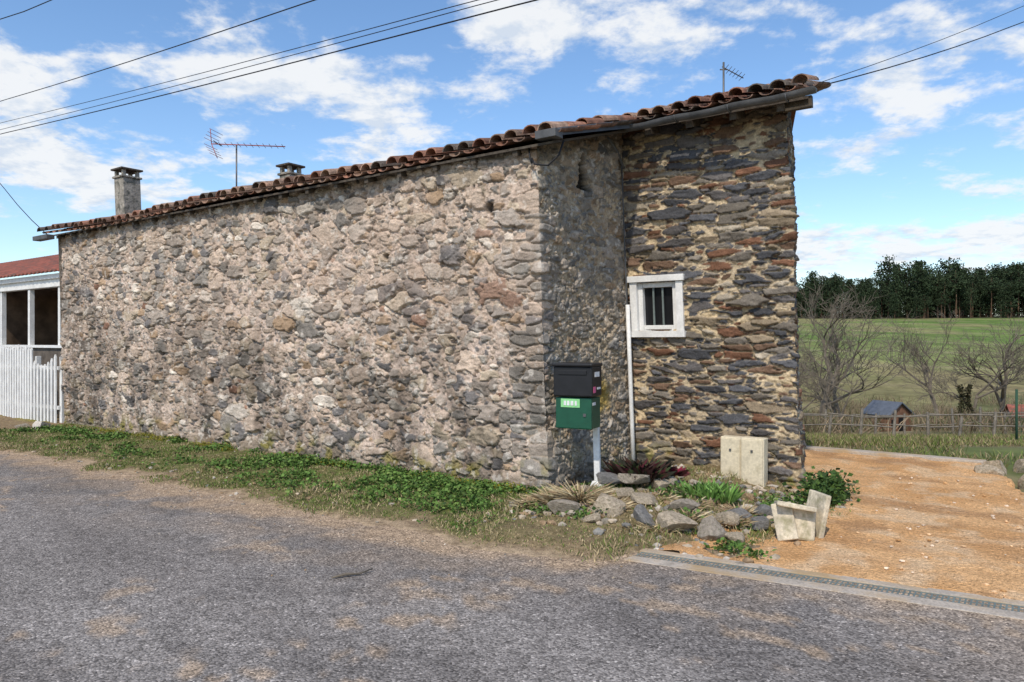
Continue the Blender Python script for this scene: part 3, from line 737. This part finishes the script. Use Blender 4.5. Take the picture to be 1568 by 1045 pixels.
def tuft(name,x,y,z,n,L_,Wd,cols,spread,up=.5):
    a=rng.uniform(0,6.28,n); r=rng.random(n)*spread
    P=np.stack([x+np.cos(a)*r,y+np.sin(a)*r,np.full(n,z)],1)
    D_=np.stack([np.cos(a)*up,np.sin(a)*up,rng.uniform(.3,1,n)],1); D_/=np.linalg.norm(D_,axis=1)[:,None]
    c=np.array(cols)[rng.choice(len(cols),n)]*rng.uniform(.7,1.3,(n,1))
    return leaf_mesh(name,P,D_,rng.uniform(.6,1.1,n)*L_,np.full(n,Wd),c)
straw=[(.46,.36,.20),(.36,.27,.15),(.54,.45,.28),(.26,.17,.10)]
for q in ((.62,6.78,.14,420,.30),(.42,6.85,.10,360,.26),(.9,6.6,.10,280,.22),(.2,6.9,.06,180,.18),(1.5,6.3,.08,200,.16),(1.2,6.1,.04,160,.14),(1.85,6.25,.06,180,.15),(1.0,6.15,.03,150,.14),(1.6,6.75,.08,180,.16),(2.05,6.6,.05,160,.16),(1.35,6.9,.12,160,.16)):
    tuft('dry_grass_tuft',q[0],q[1],q[2],q[3],q[4],.010,straw,.14,1.3)
for q in((1.88,7.0),(2.02,6.95),(1.75,7.1),(1.95,7.15)): tuft('iris_plant',q[0],q[1],.06,60,.26,.028,[(.13,.25,.05),(.18,.32,.08)],.05,.35)
for q in((1.22,7.55),(1.4,7.65),(1.32,7.4)): tuft('red_leaved_plant',q[0],q[1],.20,210,.25,.055,[(.04,.018,.015),(.07,.015,.02),(.025,.025,.015),(.05,.07,.025),(.06,.03,.02)],.15,.7)
tuft('red_leaved_plant',1.66,7.55,.22,50,.16,.05,[(.18,.02,.04),(.07,.02,.02)],.06,.8)
n=45000; x_=rng.uniform(3.8,16,n); y_=rng.uniform(7.5,21,n)
uu=(x_-B[0])*U[0]+(y_-B[1])*U[1]; wv=(x_-B[0])*F[0]+(y_-B[1])*F[1]
k=((wv<-5.15)|(uu>np.interp(wv,[-5,-3.3,1.2],[3.6,4.15,5.8])))&(wv<.5)&(fbm(x_*.8,y_*.8,181)>.40); x_,y_=x_[k],y_[k]; n=len(x_)
P=np.stack([x_,y_,th(x_,y_)-.01],1); D_=rng.normal(size=(n,3))*.5; D_[:,2]=1; D_/=np.linalg.norm(D_,axis=1)[:,None]
leaf_mesh('rough_grass',P,D_,rng.uniform(.06,.20,n),np.full(n,.014),np.array([(.13,.18,.04),(.18,.20,.06),(.34,.27,.15),(.20,.16,.09)])[rng.choice(4,n)]*rng.uniform(.7,1.3,(n,1)))

# ------------------------------------------------------------ trees
def bare_tree(name,x,y,height,seed,levels=5,spread=.55,trunk=.3):
    r=random.Random(seed); V=[];Fa=[]
    z=float(th(x,y)); root=empty(name); r0=height*.016
    def add(pts,rad,n):
        k=len(V); v_,f_=tube_geo(pts,rad,n); V.extend(v_); Fa.extend([tuple(k+a for a in f) for f in f_])
    def grow(p,d,L_,rad,lv):
        pts=[p];k=4; q=p.copy(); dd=d.copy()
        for i in range(k):
            dd=(dd+Vector((r.gauss(0,.13),r.gauss(0,.13),r.gauss(0,.08)+.03))).normalized(); q=q+dd*L_/k; pts.append(q.copy())
        add(pts,[rad*(1-.45*i/k) for i in range(k+1)],6 if lv>2 else 3)
        if lv==0: return
        nb=r.choice([3,4,4]) if lv>1 else 4
        for j in range(nb):
            t=r.uniform(.35,1) if j else 1; bi=min(int(t*k),k-1); bp=pts[bi].lerp(pts[bi+1],t*k-bi)
            nd=(dd+Vector((r.gauss(0,1),r.gauss(0,1),r.gauss(.15,.6)))*spread).normalized()
            grow(bp,nd,L_*r.uniform(.62,.82),max(rad*.5,.008),lv-1)
    grow(Vector((x,y,z-.1)),Vector((r.gauss(0,.08),0,1)).normalized(),height*trunk,r0,levels)
    mesh('branches',V,Fa,M_bark,root)
for (x_,y_,h_,s_,l_) in ((12.9,31,9.5,3,5),(14.3,33,7.2,4,5),(16.2,36,6.5,5,4),(14.6,42,8.8,6,5),(13.4,38,8.5,16,5),(21.6,35,7.0,8,5),(24.0,36,9.8,9,5),(27.5,38,9.0,10,5),(23.2,40,9,22,5),(12.0,27,4.0,12,4),(18.2,44,5.5,13,4),(15.6,40,6.5,23,4)):
    bare_tree('bare_tree',x_,y_,h_,s_,l_,spread=.6,trunk=.27)
n=1500; tt=rng.random(n); zz=float(th(21.6,35)); a=rng.uniform(0,6.28,n); rr_=(.30+.13*np.sin(tt*7))*rng.uniform(.5,1.1,n)*(1-.3*tt)
P=np.stack([21.6+np.cos(a)*rr_-.15*tt,35+np.sin(a)*rr_,zz+tt*2.2],1); D_=np.stack([np.cos(a),np.sin(a),rng.uniform(-.6,.6,n)],1); D_/=np.linalg.norm(D_,axis=1)[:,None]
leaf_mesh('ivy_clump',P,D_,rng.uniform(.08,.16,n),rng.uniform(.06,.12,n),np.array([(.055,.055,.025),(.09,.075,.04)])[rng.choice(2,n)])
n=46000; x_=rng.uniform(9,45,n); y_=rng.uniform(23,60,n); k=(fbm(x_*.25,y_*.25,171)>.47)&(np.abs(x_/y_-.56)<.3); x_,y_=x_[k],y_[k]; n=len(x_)
P=np.stack([x_,y_,th(x_,y_)],1); D_=rng.normal(size=(n,3))*.5; D_[:,2]=1; D_/=np.linalg.norm(D_,axis=1)[:,None]
leaf_mesh('valley_scrub',P,D_,rng.uniform(.3,1.2,n),np.full(n,.03),np.array([(.23,.17,.105),(.17,.13,.08),(.12,.12,.055)])[rng.choice(3,n)]*rng.uniform(.7,1.3,(n,1)))

M_pine=mat('pine_needles',attr=True,n=(1.2,.3),rough=.9,spec=.1)
def pine_proto(seed,kind):
    g=np.random.default_rng(seed); V=[];Fa=[];C=[]
    H=15.
    pts=[(g.normal()*.15*i/5,g.normal()*.15*i/5,H*i/6) for i in range(7)]
    v_,f_=tube_geo(pts,[.22*(1-.75*i/6) for i in range(7)],6); V+=v_;Fa+=f_;C+=[(.14,.09,.06)]*len(v_)
    nb=26 if kind==0 else 46
    for b in range(nb):
        t=g.uniform(.5,1) if kind==0 else g.uniform(.12,1)
        zz=H*t; a=g.uniform(0,6.28)
        rad=(3.0*math.sqrt(max(0.03,1-((t-.70)/.31)**2)) if kind==0 else 3.0*(1.04-t))*g.uniform(.45,1)
        c=np.array([math.cos(a)*rad,math.sin(a)*rad,zz+g.normal()*.3])
        v_,f_=tube_geo([(0,0,zz-.6),tuple(c)],[.06,.02],4); k=len(V); V+=v_; Fa+=[tuple(k+q for q in f) for f in f_]; C+=[(.08,.06,.045)]*len(v_)
        m=30; dark=g.uniform(.5,1.4)
        for j in range(m):
            p=c+g.normal(size=3)*np.array([.75,.75,.32]); d=g.normal(size=3); d/=np.linalg.norm(d); s=np.cross(d,g.normal(size=3)); s/=np.linalg.norm(s)
            L_=g.uniform(.4,.75); k=len(V)
            V+= [tuple(p),tuple(p+d*L_*.5+s*.2),tuple(p+d*L_),tuple(p+d*L_*.5-s*.2)]; Fa.append((k,k+1,k+2,k+3))
            q=dark*g.uniform(.7,1.2); C+=[(.040*q,.060*q,.030*q)]*4
    me=bpy.data.meshes.new('pine'); me.from_pydata([tuple(map(float,p)) for p in V],[],Fa); me.update()
    c4=np.ones((len(V),4),dtype=np.float32); c4[:,:3]=np.array(C); at=me.color_attributes.new('Col','FLOAT_COLOR','POINT'); at.data.foreach_set('color',c4.ravel())
    me.materials.append(M_pine); return me
protos=[pine_proto(i,0 if i<4 else 1) for i in range(6)]
pl_=empty('pine_treeline')
for i in range(900):
    row=i%8; x_=random.uniform(55,290); y_=244+row*7+random.uniform(-3,3)
    if x_/y_>.72 and random.random()<.5: continue
    leftish=x_/y_<.50
    o=bpy.data.objects.new('pine',random.choice(protos[:4] if (random.random()<.62 and not (leftish and row<2)) else protos[4:])); link(o,pl_)
    s_=random.uniform(.62,1.15)*(1.14 if not leftish else .92)
    if row<2: s_*=random.choice([.55,.8,1,1])
    if random.random()<.12: s_*=1.14
    if row>4 and random.random()<.6: o.data=protos[4]; s_*=.62
    o.scale=(s_*.98,s_*.98,s_); o.location=(x_,y_,float(th(x_,min(y_,252)))-.3); o.rotation_euler=(0,0,random.uniform(0,6))

# ------------------------------------------------------------ mid-ground things
M_wpost=mat('weathered_post',(.20,.175,.14),n=(8,.35))
def rail_fence(name,x0,y0,x1,y1,n,h,rails=2):
    f=empty(name); V=[];Fa=[]; tops=[]
    for i in range(n):
        t=i/(n-1); x=x0+(x1-x0)*t+random.uniform(-.08,.08); y=y0+(y1-y0)*t; z=float(th(x,y)); hh=h*random.uniform(.8,1.15)
        k=len(V); v_,f_=tube_geo([(x,y,z-.1),(x+random.uniform(-.08,.08),y,z+hh)],[.04,.033],6); V+=v_; Fa+=[tuple(k+a for a in q) for q in f_]; Fa.append(tuple(range(k+6,k+12)))
        tops.append((x,y,z))
    mesh('posts',V,Fa,M_wpost,f)
    for r_ in range(rails):
        V=[];Fa=[]
        for a,b in zip(tops[:-1],tops[1:]):
            k=len(V); v_,f_=tube_geo([(a[0],a[1],a[2]+h*(.45+.4*r_)+random.uniform(-.05,.05)),(b[0],b[1],b[2]+h*(.45+.4*r_)+random.uniform(-.05,.05))],.017,5); V+=v_; Fa+=[tuple(k+q for q in g_) for g_ in f_]
        mesh('rail',V,Fa,M_wpost,f)
rail_fence('post_and_rail_fence',7.6,19.5,15.5,18.6,11,.7)
rail_fence('post_and_rail_fence',9.5,24.5,22,25,15,.8)
f=empty('wire_fence')
M_gw=mat('green_wire',(.03,.08,.05))
for i in range(5):
    x_=9.3+.75*i; y_=13.6-.1*i; z_=float(th(x_,y_)); tube('post',[(x_,y_,z_),(x_,y_,z_+1.0)],.022,M_gw,f)
V=[];Fa=[]
for i in range(40):
    x_=9.3+.077*i; y_=13.6-.0103*i; z_=float(th(x_,y_)); k=len(V); v_,f_=tube_geo([(x_,y_,z_),(x_,y_,z_+.95)],.003,3); V+=v_;Fa+=[tuple(k+a for a in q) for q in f_]
for j in range(8):
    k=len(V); v_,f_=tube_geo([(9.3,13.6,float(th(9.3,13.6))+.1+j*.12),(12.3,13.2,float(th(12.3,13.2))+.1+j*.12)],.003,3); V+=v_;Fa+=[tuple(k+a for a in q) for q in f_]
mesh('mesh_wires',V,Fa,M_gw,f)
def shed(name,x,y,w_,d_,h_,roofh,mw,mr_,rz):
    s=empty(name); z=float(th(x,y))-.1; R=Matrix.Rotation(rz,3,'Z')
    def q(a,b,c): return tuple(Vector((x,y,z))+R@Vector((a,b,c)))
    hw,hd=w_/2,d_/2
    V=[q(-hw,-hd,0),q(hw,-hd,0),q(hw,hd,0),q(-hw,hd,0),q(-hw,-hd,h_),q(hw,-hd,h_),q(hw,hd,h_),q(-hw,hd,h_),q(0,-hd,h_+roofh),q(0,hd,h_+roofh)]
    mesh('walls',V,[(0,1,5,8,4),(2,3,7,9,6),(1,2,6,5),(3,0,4,7)],mw,s)
    o=.12;V=[q(-hw-o,-hd-o,h_-.06),q(0,-hd-o,h_+roofh+.03),q(0,hd+o,h_+roofh+.03),q(-hw-o,hd+o,h_-.06),q(hw+o,-hd-o,h_-.06),q(hw+o,hd+o,h_-.06)]
    r_=mesh('roof',V,[(0,1,2,3),(1,4,5,2)],mr_,s); m=r_.modifiers.new('s','SOLIDIFY'); m.thickness=.05
    box('door',q(.1,-hd-.012,h_*.42),(w_*.28,.02,h_*.8),rz,M_dark,s)
    box('window',q(-hw*.6,-hd-.012,h_*.6),(w_*.18,.02,h_*.3),rz,M_dark,s)
M_shw=mat('shed_boards',(.17,.085,.05),n=(10,.3)); M_shr=mat('shed_roof',(.10,.115,.14),n=(6,.2),rough=.6)
shed('garden_shed',17.3,34,1.5,1.3,1.0,.5,M_shw,M_shr,math.radians(25))
shed('small_barn',22.1,31.2,1.3,1.8,.8,.4,mat('barn_wall',(.45,.33,.26)),M_redroof,math.radians(70))

# ------------------------------------------------------------ veranda on the left
ver=empty('veranda')
M_int=mat('veranda_inside',(.15,.10,.065),n=(3,.5))
M_lowall=mat('veranda_low_wall',(.12,.10,.08),n=(5,.4))
boxuw('back_wall',-30,-11.2,-3.4,-3.2,-.1,3.4,M_int,ver,False)
boxuw('end_wall',-30.2,-30,-3.4,-.75,-.1,3.0,M_int,ver,False)
boxuw('low_wall',-30,-11.2,-.86,-.74,-.1,1.45,M_lowall,ver,False)
boxuw('sill',-30,-11.2,-.90,-.68,1.452,1.51,M_white,ver,False)
boxuw('beam',-30,-11.2,-.88,-.72,2.76,3.02,M_white,ver,False,bevel=.01)
boxuw('beam_lip',-30,-11.2,-.715,-.66,2.93,3.03,M_white,ver,False)
for u in (-12.9,-14.4,-15.95,-17.4,-19,-20.5,-22,-24,-26,-28):
    boxuw('post',u-.05,u+.05,-.85,-.75,1.512,2.758,M_white,ver,False)
boxuw('inner_partition',-17.6,-17.5,-3.2,-.9,0,2.95,M_int,ver,False)
boxuw('cabinet',-17,-14.8,-3.1,-2.7,0,1.9,M_chim,ver,False)
V=[]
cu=np.arange(-30.4,-11.0,.05)
for i,u in enumerate(cu):
    bz=.02*math.sin(u*2*math.pi/.2)
    V+=[uw(u,-.55,3.06+bz,False),uw(u,-4.2,3.06+1.25+bz,False)]
Fa=[(2*i,2*i+1,2*i+3,2*i+2) for i in range(len(cu)-1)]
r_=mesh('corrugated_roof',V,Fa,M_redroof,ver); m=r_.modifiers.new('s','SOLIDIFY'); m.thickness=.02
pf=empty('picket_fence'); V=[];Fa=[]
u=-11.08
while u>-16.5:
    gate=u>-12.05
    k=len(V); hgt=1.50+random.uniform(-.03,.03) if not gate else 1.30+.16*math.sin((u+11.08)*3.2+.3)
    wq=.036 if gate else .040
    for w0 in (.06,.085):
        for (a,z) in ((-wq,-.05),(wq,-.05),(wq,hgt-.06),(0,hgt),(-wq,hgt-.06)): V.append(uw(u+a,w0,z,False))
    Fa+=[(k,k+1,k+2,k+3,k+4),(k+9,k+8,k+7,k+6,k+5)]+[(k+i,k+(i+1)%5,k+5+(i+1)%5,k+5+i) for i in range(5)]
    u-= .15 if gate else .122
fixn(mesh('pickets',V,Fa,M_white,pf))
for z in(.3,1.05): boxuw('rail',-16.6,-11.0,.02,.057,z,z+.07,M_white,pf,False)
for u in(-11.0,-12.1,-14,-16): boxuw('fence_post',u-.045,u+.045,-.075,.015,-.1,1.3,M_white,pf,False)

# ------------------------------------------------------------ camera
cam=bpy.data.cameras.new('camera'); cam.lens=25.94; cam.sensor_width=36; cam.clip_end=3000; cam.clip_start=.05
co=bpy.data.objects.new('camera',cam); link(co); co.location=(0,0,1.6); co.rotation_euler=(math.radians(90),0,0)
scene.camera=co
